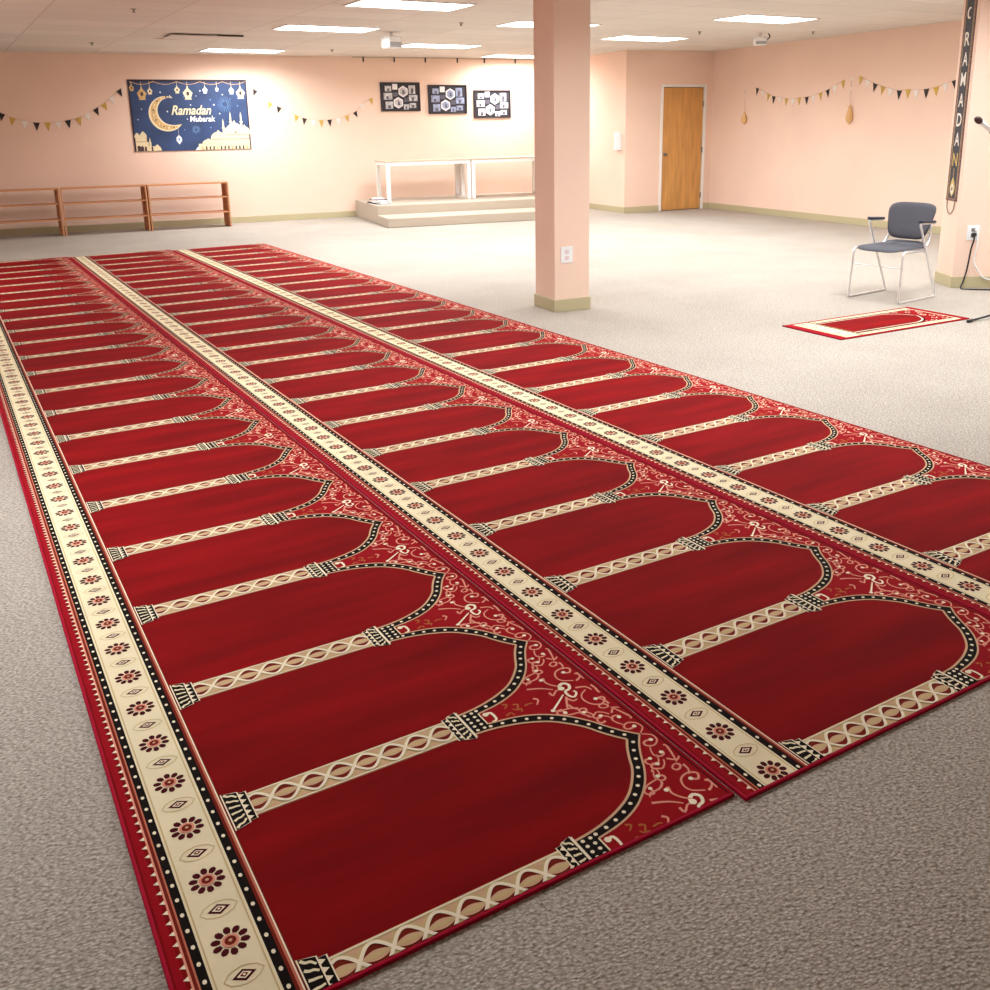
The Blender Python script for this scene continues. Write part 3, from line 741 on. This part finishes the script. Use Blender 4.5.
JIT[0] = 9; block(1.22, .166, bw-.02, .174, 'bdark'); block(1.42, .236, bw-.02, .243, 'bdark'); block(1.0, .098, 1.42, .104, 'bgold'); fp([(1.60, .26), (1.63, .26), (1.615, .31)], 'bdark', 4)
block(.0265, .005, .22, .15); block(.0265, .15, .20, .23, 'bgold'); block(.0265, .16, .19, .22); dome(.06, .22, .09, .06); dome(.15, .22, .11, .08); block(.0265, .146, .235, .152, 'bdark')
block(.22, .005, .33, .08); minaret(.245, .08, .16); dome(.35, .01, .12, .08)
for x, s in ((.07, .028), (.12, .022), (.17, .016), (.27, .014)): fp([(x-s, .008), (x+s, .008), (x+s, .05+s), (x, .07+s), (x-s, .05+s)], 'bdark', 4)
m.build('banner_cloth', t)

# ---------------------------------------------------------------- pennant garlands
MT['pencil'] = MT['string']
def garland(lab, pts, axis, c, size, loc):
    """pts: (along, z, colour) of pennant centres; axis 'x' hangs on the far wall, 'y' on the right wall"""
    t = thing('pennant_garland', lab, 'garland', loc, 0, 'pennant garlands on the walls')
    def W3(a, z, o=0): return (a-loc[0], c-o-loc[1], z-loc[2]) if axis == 'x' else (c-o-loc[0], a-loc[1], z-loc[2])
    m = MB(); line = [W3(a, z+size[1]*.5, .004) for a, z, k in pts if k != 'skip']
    m.tube(line, .003, MT['string'], 6, smooth_path=3); m.build('string', t)
    for i, (a, z, k) in enumerate(pts):
        mm = {'g': MT['gold'], 'w': MT['wpaper'], 'b': MT['bpaper']}[k]
        n_ = pts[min(len(pts)-1, i+1)]; p_ = pts[max(0, i-1)]
        sl = (n_[1]-p_[1])/(n_[0]-p_[0]+1e-9); th = math.atan(sl)
        if i in (0, len(pts)-1): th *= .8
        w_, h_ = size
        def tr(u, v):
            return (a+u*math.cos(th)-v*math.sin(th)*.6, z+u*math.sin(th)+v*math.cos(th))
        up = 1
        tri = [tr(-w_/2, h_/2*up), tr(w_/2, h_/2*up), tr(0, -h_/2*up)]
        m = MB()
        for o in (.004, .0065): m.poly([W3(x, zz, o) for x, zz in tri], mm, flip=(o < .005) != (axis == 'y'))
        for q in range(3):
            (x0, z0), (x1, z1) = tri[q], tri[(q+1) % 3]
            m.poly([W3(x0, z0, .004), W3(x1, z1, .004), W3(x1, z1, .0065), W3(x0, z0, .0065)], mm)
        m.build('pennant', t)
g1 = [(-.785,1.785,'b'),(-.65,1.716,'g'),(-.483,1.665,'w'),(-.318,1.636,'b'),(-.159,1.634,'g'),(-.004,1.643,'w'),(.139,1.667,'b'),(.30,1.703,'g'),(.435,1.766,'w'),(.573,1.845,'b'),(.70,1.921,'g'),(.824,2.023,'w'),(.948,2.13,'b')]
g2 = [(3.04,2.129,'b'),(3.15,2.03,'w'),(3.274,1.924,'g'),(3.42,1.849,'b'),(3.569,1.783,'w'),(3.708,1.707,'g'),(3.845,1.655,'b'),(4.001,1.628,'w'),(4.143,1.616,'g'),(4.292,1.624,'b'),(4.455,1.647,'w'),(4.609,1.696,'g'),(4.771,1.76,'b'),(4.894,1.897,'w'),(5.061,1.98,'g')]
g3 = [(12.025,2.003,'b'),(11.877,1.954,'w'),(11.734,1.901,'g'),(11.598,1.856,'b'),(11.448,1.84,'w'),(11.284,1.811,'g'),(11.129,1.802,'w'),(10.978,1.814,'g'),(10.809,1.82,'b'),(10.658,1.838,'w'),(10.501,1.873,'g'),(10.348,1.912,'b'),(10.209,1.965,'w'),(10.042,2.03,'g')]
g4 = [(9.699,2.065,'g'),(9.563,2.008,'w'),(9.418,1.956,'b'),(9.265,1.909,'g'),(9.121,1.874,'w'),(8.952,1.84,'b'),(8.796,1.85,'g'),(8.654,1.837,'w'),(8.479,1.842,'b'),(8.315,1.863,'g'),(8.172,1.903,'w'),(8.022,1.935,'b'),(7.87,1.99,'g'),(7.72,2.06,'w')]
garland('pennant garland of black, gold and white triangles to the left of the blue banner', g1, 'x', YW, (.095, .13), (.1, YW, 1.9))
garland('pennant garland between the blue banner and the black collage frames', g2, 'x', YW, (.085, .12), (4.0, YW, 1.9))
garland('pennant garland on the right wall nearest the wooden door', g3, 'y', XR, (.085, .12), (XR, 11.0, 1.9))
garland('pennant garland on the right wall between the hanging gold ornament and the far right pillar', g4, 'y', XR, (.095, .125), (XR, 8.9, 1.9))

def ornament(y, ztop, zo, h, lab):
    t = thing('hanging_ornament', lab, 'ornament', (XR-.04, y, zo), 0, 'gold ornaments hanging on the right wall')
    m = MB(); m.tube([(0, 0, h/2), (0, 0, ztop-zo)], .0025, MT['string'], 6); m.build('string', t)
    m = MB(); m.lathe([(.004, -h*.5), (.02, -h*.42), (.048, -h*.28), (.052, -h*.05), (.036, h*.14), (.022, h*.24), (.028, h*.28), (.012, h*.42), (.003, h*.5)], MT['gold2'], 8); m.build('lantern_body', t)
    for k, z in enumerate((ztop-zo-.02, ztop-zo-.14)):
        m = MB(); s = .028
        st = [(s*(1 if q % 2 == 0 else .45)*math.sin(q*math.pi/5), z+s*(1 if q % 2 == 0 else .45)*math.cos(q*math.pi/5)) for q in range(10)]
        m.poly([(-.004, a, b) for a, b in st], MT['wpaper']); m.poly([(.001, a, b) for a, b in st], MT['wpaper'], flip=True)
        m.build('star', t)
ornament(12.29, 2.09, 1.585, .20, 'gold lantern ornament with white stars, hanging near the wooden door')
ornament(9.835, 2.11, 1.60, .29, 'long gold lantern ornament with white stars, hanging between two pennant garlands')

# ---------------------------------------------------------------- small things on the walls and ceiling
for x, z, lab in ((4.946, 2.698, 'leftmost of the small black clips along the top of the far wall'), (5.508, 2.70, 'second from left of the black clips along the top of the far wall'), (6.086, 2.70, 'third from left of the black clips along the top of the far wall'), (6.699, 2.70, 'fourth from left of the black clips along the top of the far wall'), (7.229, 2.70, 'fifth from left of the black clips along the top of the far wall'), (7.854, 2.70, 'last of the black clips along the far wall top, nearest the pillar')):
    m = MB(); m.box((-.011, -.03, -.085), (.011, -.012, 0), MT['black']); m.box((-.011, -.012, -.02), (.011, 0, 0), MT['black'])
    tag(m.build('hanging_clip', loc=(x, YW, H-.004), bevel=.002), lab, 'clip', 'black clips along the top of the far wall')
m = MB(); m.box((4.75, YW-.02, H-.022), (8.89, YW, H-.002), MT['tan']); struct(m.build('trim_5'))

def boxfix(x, y, rz, s, lab, arm=False):
    t = thing('box_fixture', lab, 'fixture', (x, y, H), rz, 'white box fixtures hanging under the ceiling')
    a, b, c = s
    m = MB(); m.box((-a/2, -b/2, -.05-c), (a/2, b/2, -.05), MT['whitep']); m.build('housing', t, bevel=.02)
    m = MB(); m.box((-a/2+.01, -b/2-.004, -.05-c+.01), (a/2-.01, -b/2+.002, -.05-c*.52), MT['paper_g']); m.build('grille', t)
    m = MB(); m.tube([(0, 0, -.052), (0, 0, 0)], .018, MT['whitep'], 10); m.build('mount', t)
    if arm:
        m = MB(); m.tube([(a/2+.01, 0, -.09), (a/2+.05, .0, -.05), (a/2+.04, 0, -.02), (a/2+.03, 0, 0)], .008, MT['black'], 8, smooth_path=4); m.build('cable', t)
boxfix(4.10, 11.25, R(14), (.20, .20, .15), 'white box fixture under the ceiling between two light panels, above the collage frames')
boxfix(9.25, 10.2, R(-24), (.17, .14, .11), 'pale box fixture with dark cable under the ceiling by the right wall', True)
for (x, y, lab) in ((.83, 9.55, 'tiny ceiling sprinkler head above the left bookcases, near the top edge'), (4.56, 9.94, 'tiny ceiling sprinkler head between the topmost light panels left of the pillar'), (8.20, 10.19, 'tiny ceiling sprinkler head between the two light panels right of the pillar'), (9.84, 9.79, 'tiny ceiling sprinkler head right of the pale box fixture'), (4.05, 14.13, 'tiny ceiling sprinkler head nearest the black clips on the far wall'), (.55, 13.6, 'tiny ceiling sprinkler head near the left end of the far wall')):
    m = MB(); m.lathe([(.03, 0), (.03, -.006), (.012, -.008), (.008, -.03), (.022, -.032), (.022, -.036)], MT['steel'], 12)
    tag(m.build('sprinkler_head', loc=(x, y, H)), lab, 'sprinkler', 'sprinkler heads on the ceiling')
# displaced tile: dark gap and a stained patch
t = thing('displaced_ceiling_tile', 'slightly sagging ceiling tile with a dark gap and brown stain, above the blue banner', 'ceiling tile', (1.95, 12.3, H), CARPET_ROT)
m = MB(); m.box((-.55, -.27, -.03), (.35, .27, -.018), MT['ceil']); m.build('tile', t)
m = MB(); m.box((.02, -.285, -.022), (.36, -.272, -.004), MT['slit']); m.box((.352, -.285, -.022), (.364, -.12, -.004), MT['slit']); m.build('gap', t)
m = MB(); m.prism([(-.62, .52), (-.35, .44), (-.25, .50), (-.3, .60), (-.5, .63)], -.004, -.0005, MT['stain']); m.build('stained_patch', t)

# white dispenser on the recess wall
t = thing('wall_phone', 'small white wall-mounted box beside the corner left of the wooden door', 'wall box', (XJ, 13.45, 1.08), 0)
m = MB(); m.box((-.07, -.075, 0), (0, .075, .30), MT['whitep']); m.build('housing', t, bevel=.012)
m = MB(); m.box((-.09, -.055, .04), (-.07, -.01, .25), MT['whitep']); m.build('handset', t, bevel=.008)

def outlet(loc, rz, lab, dark=True):
    t = thing('wall_outlet', lab, 'outlet', loc, rz, 'white wall outlets')
    m = MB(); m.box((-.056, -.007, -.068), (.056, 0, .068), MT['whitep']); m.build('cover_plate', t, bevel=.003)
    for z in (-.026, .026):
        m = MB(); m.box((-.018, -.010, z-.016), (.018, -.007, z+.016), MT['grey'] if dark else MT['paper_r']); m.build('socket', t, bevel=.002)
    return t
outlet((PX+.112, PY, .475), 0, 'white outlet plate on the front of the square pillar', False)
ux, uy = math.cos(BA), math.sin(BA)
def rf(s, z, out=0): return (B0[0]+ux*s+uy*out, B0[1]+uy*s-ux*out, z)   # point on the right pillar's front face
outlet(rf(.145, .505), BA, 'white outlet plate with two cords plugged in, on the right pillar')
m = MB(); m.tube([rf(.145, .49, .008), rf(.145, .49, .045)], .018, MT['black'], 10)
m.tube([rf(.145, .49, .04), rf(.14, .44, .05), rf(.125, .36, .045), rf(.12, .27, .04), rf(.105, .17, .05), rf(.08, .07, .06), (*rf(.055, .0, .09)[:2], .008), (*rf(.14, 0, .14)[:2], .006), (*rf(.35, 0, .17)[:2], .006), (*rf(.7, 0, .2)[:2], .006)], .007, MT['black'], 8, smooth_path=5)
tag(m.build('power_cord', smooth=True), 'black power cord hanging from the right pillar outlet down to the floor', 'cord', 'cords at the right pillar')
m = MB(); m.tube([rf(.165, .53, .008), rf(.165, .53, .035)], .014, MT['whitep'], 10)
m.tube([rf(.165, .53, .03), rf(.18, .43, .04), rf(.172, .30, .03), rf(.17, .235, .03), rf(.21, .17, .03), rf(.265, .10, .03), rf(.345, .075, .03), rf(.5, .04, .06), (*rf(.7, 0, .1)[:2], .006)], .0065, MT['whitep'], 8, smooth_path=5)
tag(m.build('power_cord', smooth=True), 'white power cord curving right from the right pillar outlet', 'cord', 'cords at the right pillar')

# vertical lettered banner on the right pillar's left face
MT['rbk'] = mat('banner_black', (44, 44, 56), .6, noise=(20, .2, 3)); MT['rbr'] = mat('banner_brown', (140, 92, 80), .6, noise=(60, .3, 3)); MT['rcord'] = mat('banner_cord', (110, 84, 74), .7)
MT['ltr'] = mat('banner_letters', (232, 224, 214), .6); MT['ltg'] = mat('banner_gold_print', (206, 176, 104), .6)
fx_, fy_ = -math.sin(BA), math.cos(BA)      # direction along the left face, away from the corner
t = thing('vertical_banner', 'narrow dark vertical banner lettered RAMADAN, hanging on the right pillar', 'banner', (B0[0]+fx_*.18, B0[1]+fy_*.18, .785), BA - math.pi/2)
# local x runs from far edge to the corner edge, local -y out of the wall
bw2, bh2 = .232, 1.90
m = MB(); m.box((-bw2/2, -.006, 0), (bw2/2, -.001, bh2), MT['rbk'])
def bp(poly, mm, l):
    a = sum(poly[i][0]*poly[(i+1) % len(poly)][1]-poly[(i+1) % len(poly)][0]*poly[i][1] for i in range(len(poly)))
    if a < 0: poly = poly[::-1]
    JIT[0] += 1; m.poly([(x, -.006-.0007*l-(JIT[0] % 13)*4e-5, z) for x, z in poly], MT[mm])
def bb(x0, z0, x1, z1, mm, l): bp([(x0, z0), (x1, z0), (x1, z1), (x0, z1)], mm, l)
for sg in (-1, 1):
    bb(sg*.116, 0, sg*.088, bh2, 'rbr', 1); bb(sg*.084, 0, sg*.078, bh2, 'ltg', 1)
    for k in range(40): bp(disc(sg*.102, .025+k*.047, .007, .012, 4), 'rbk', 2)
bb(-.116, 0, .116, .02, 'rbr', 2)
for ch, z in (('R', 2.19), ('A', 2.02), ('M', 1.85), ('A', 1.67), ('D', 1.50), ('A', 1.33), ('N', 1.15)):
    zz = z-.785
    for q in fit(text_polys(ch, 1, 0, .015), -.052, zz-.058, .052, zz+.058): bp(q, 'ltg' if ch == 'N' else 'ltr', 3)
zz = 1.56   # crescent above the letters
for k in range(10):
    g0, g1 = R(60+24*k), R(84+24*k)
    f = lambda g, r_, o: (o+r_*math.cos(g), zz+.06+r_*math.sin(g))
    bp([f(g0, .05, 0), f(g1, .05, 0), f(g1, .036, .012), f(g0, .036, .012)], 'ltr', 3)
for q in range(8): bp(disc(-.05+.03*(q % 4), 1.76+.06*(q//4), .008, .012, 6), 'ltg', 3)
bp([(0, .03), (.045, .07), (.055, .12), (.03, .17), (0, .215), (-.03, .17), (-.055, .12), (-.045, .07)], 'ltg', 3)
bp([(0, .05), (.025, .08), (.03, .12), (0, .155), (-.03, .12), (-.025, .08)], 'ltr', 4); bp(disc(0, .105, .014, .022, 8), 'rbk', 5)
bp([(-.004, .215), (.004, .215), (.004, .29), (-.004, .29)], 'ltg', 3)
m.build('banner_cloth', t)
m = MB(); m.tube([(-bw2/2, -.004, .005), (bw2/2, -.004, .005)], .008, MT['rcord'], 8); m.build('bottom_rod', t)
m = MB(); m.tube([(-.085, -.006, .0), (-.07, -.008, -.08), (0, -.01, -.125), (.07, -.008, -.08), (.085, -.006, 0)], .004, MT['rcord'], 6, smooth_path=5); m.build('cord_loop', t)

# ---------------------------------------------------------------- grey armchair with chrome sled legs
t = thing('sled_armchair', 'slate grey stacking armchair with chrome sled legs beside the small red rug', 'chair', (6.50, 4.785, 0), R(12))
def bevpath(pts, r=.03, n=4):
    pts = [Vector(p) for p in pts]; o = [pts[0]]
    for i in range(1, len(pts)-1):
        a, b, c = pts[i-1], pts[i], pts[i+1]; rr1 = min(r, (a-b).length*.45, (c-b).length*.45)
        p = b+(a-b).normalized()*rr1; q = b+(c-b).normalized()*rr1
        for k in range(n+1):
            u = k/n; o.append(p*(1-u)**2+b*2*u*(1-u)+q*u*u)
    o.append(pts[-1]); return o
tr_ = .0095
for sg in (-1, 1):
    y = sg*.235
    m = MB()
    m.tube(bevpath([(.06, y, .425), (-.262, y, .435), (-.29, y*1.02, tr_), (.285, y*1.02, tr_), (-.06, y*1.03, .662), (.17, y*1.03, .652)], .035), tr_, MT['chrome'], 12)
    m.build('sled_frame', t, smooth=True)
    m = MB(); m.tube(bevpath([(.0, sg*.21, .43), (.13, sg*.205, .44), (.20, sg*.19, .54), (.235, sg*.17, .74)], .05), .009, MT['chrome'], 10); m.build('back_support', t, smooth=True)
    m = MB(); n = 10
    prof = [(-.068, .012), (-.055, .019), (.0, .021), (.11, .02), (.155, .018), (.168, .010)]
    for k in range(len(prof)-1):
        pass
    i0 = len(m.v)
    for x, hw_ in prof:
        for q in range(n):
            g = 2*math.pi*q/n; m.v.append((x, y*1.03+hw_*math.cos(g)*1.15, .680-(x+.075)*.07+.013*math.sin(g)))
    for k in range(len(prof)-1):
        for q in range(n): m.f.append([i0+k*n+q, i0+k*n+(q+1) % n, i0+(k+1)*n+(q+1) % n, i0+(k+1)*n+q]); m.m.append(m.mi(MT['armrest']))
    m.f.append([i0+q for q in range(n)][::-1]); m.f.append([i0+(len(prof)-1)*n+q for q in range(n)]); m.m += [0, 0]
    m.build('armrest', t, smooth=True)
m = MB(); m.tube([(-.271, -.238, .30), (-.271, .238, .30)], .004, MT['chrome'], 8); m.build('crossbar', t, smooth=True)
m = MB(); m.tube([(-.12, -.235, .425), (-.12, .235, .425)], .007, MT['chrome'], 8); m.tube([(.05, -.235, .42), (.05, .235, .42)], .007, MT['chrome'], 8); m.build('seat_rail', t, smooth=True)
def shell(name, fn, thick, nu=16, nv=14, mm=MT['slate']):
    """fn(u,v) -> (point, normal) over a rounded-rectangle patch, closed with a back side"""
    m = MB(); g = []
    for side in (1, -1):
        for i in range(nu+1):
            for j in range(nv+1):
                p, n_ = fn(-1+2*i/nu, -1+2*j/nv); e = max(abs(-1+2*i/nu), abs(-1+2*j/nv))
                th = thick*(1-.75*e**6)
                m.v.append(tuple(Vector(p)+Vector(n_)*side*th/2))
    N = (nu+1)*(nv+1)
    idx = lambda s, i, j: s*N+i*(nv+1)+j
    for i in range(nu):
        for j in range(nv):
            m.f.append([idx(0, i, j), idx(0, i+1, j), idx(0, i+1, j+1), idx(0, i, j+1)]); m.f.append([idx(1, i, j), idx(1, i, j+1), idx(1, i+1, j+1), idx(1, i+1, j)])
    for i in range(nu):
        for j in (0, nv): m.f.append([idx(0, i, j), idx(1, i, j), idx(1, i+1, j), idx(0, i+1, j)][::(-1 if j else 1)])
    for j in range(nv):
        for i in (0, nu): m.f.append([idx(0, i, j), idx(0, i, j+1), idx(1, i, j+1), idx(1, i, j)][::(-1 if i else 1)])
    m.m = [m.mi(mm)]*len(m.f)
    return m.build(name, t, smooth=True)
def rsq(u, v, k=.78):   # square -> superellipse
    e = 4.5
    r_ = (abs(u)**e+abs(v)**e)**(1/e); mx = max(abs(u), abs(v))
    return (u*mx/r_, v*mx/r_) if r_ > 1e-6 else (u, v)
def back(u, v):
    a, b = rsq(u, v)
    hwid = .236-.034*(1-b)*.9          # wider at the top
    y = a*hwid-.004; z = .655+b*.155; x = .200+.045*b-.045*(1-abs(a)**2)*-1*.0-.03*a*a
    return (x, y, z), Vector((-1, 0, .22)).normalized()
def seat(u, v):
    a, b = rsq(u, v)
    x = -.055+a*.245; y = b*.228
    z = .452-.010*(1-b*b)*(1-a*a) - (.022*((-a-.6)/.4)**2 if a < -.6 else 0) + (.03*((a-.6)/.4)**2 if a > .6 else 0)
    return (x, y, z), Vector((0, 0, 1))
shell('seat', seat, .024); shell('backrest', back, .034)

# ---------------------------------------------------------------- microphone stand at the right edge
t = thing('microphone_stand', 'black tripod microphone stand at the right edge of the photo, only a foot in view', 'stand', (6.72, 3.74, 0), 0)
for k, g in enumerate((R(186.5), R(300), R(25))):
    m = MB(); m.tube([(.02*math.cos(g), .02*math.sin(g), .13), (.30*math.cos(g), .30*math.sin(g), .028), (.54*math.cos(g), .54*math.sin(g), .014)], .009, MT['black'], 8)
    m.tube([(.53*math.cos(g), .53*math.sin(g), .0145), (.588*math.cos(g), .588*math.sin(g), .013)], .0125, MT['black'], 8); m.build('leg', t, smooth=True)
m = MB(); m.tube([(0, 0, .10), (0, 0, 1.28)], .010, MT['black'], 10); m.tube([(0, 0, .10), (0, 0, .19)], .024, MT['black'], 12); m.build('pole', t, smooth=True)
m = MB(); m.tube([(.30, .0, 1.12), (0, 0, 1.28), (-.43, .02, 1.395)], .0075, MT['steel'], 8); m.tube([(0, -.02, 1.28), (0, .02, 1.28)], .022, MT['black'], 12); m.build('boom', t, smooth=True)
m = MB(); m.tube([(-.39, .02, 1.383), (-.445, .02, 1.40), (-.46, .015, 1.42)], .014, MT['black'], 10); m.build('clip', t, smooth=True)
a = Vector((-.255, .012, 1.375)); a = Vector((6.235, 3.745, 1.425)); d = Vector((-1, 0, .55)).normalized()
mic = thing('microphone', 'handheld microphone with dark round head, clipped at the right edge of the photo', 'microphone', tuple(a), 0)
m = MB(); m.tube([Vector((0, 0, 0)), d*.06, d*.125], [.014, .016, .019], MT['chrome'], 14); m.build('body', mic, smooth=True)
m = MB(); m.tube([d*.118, d*.13, d*.145, d*.165, d*.18, d*.188], [.016, .023, .026, .024, .015, .004], mat('mic_mesh', (64, 36, 30), .5, .3, bump=(900, .6, .001)), 16); m.build('head', mic, smooth=True)
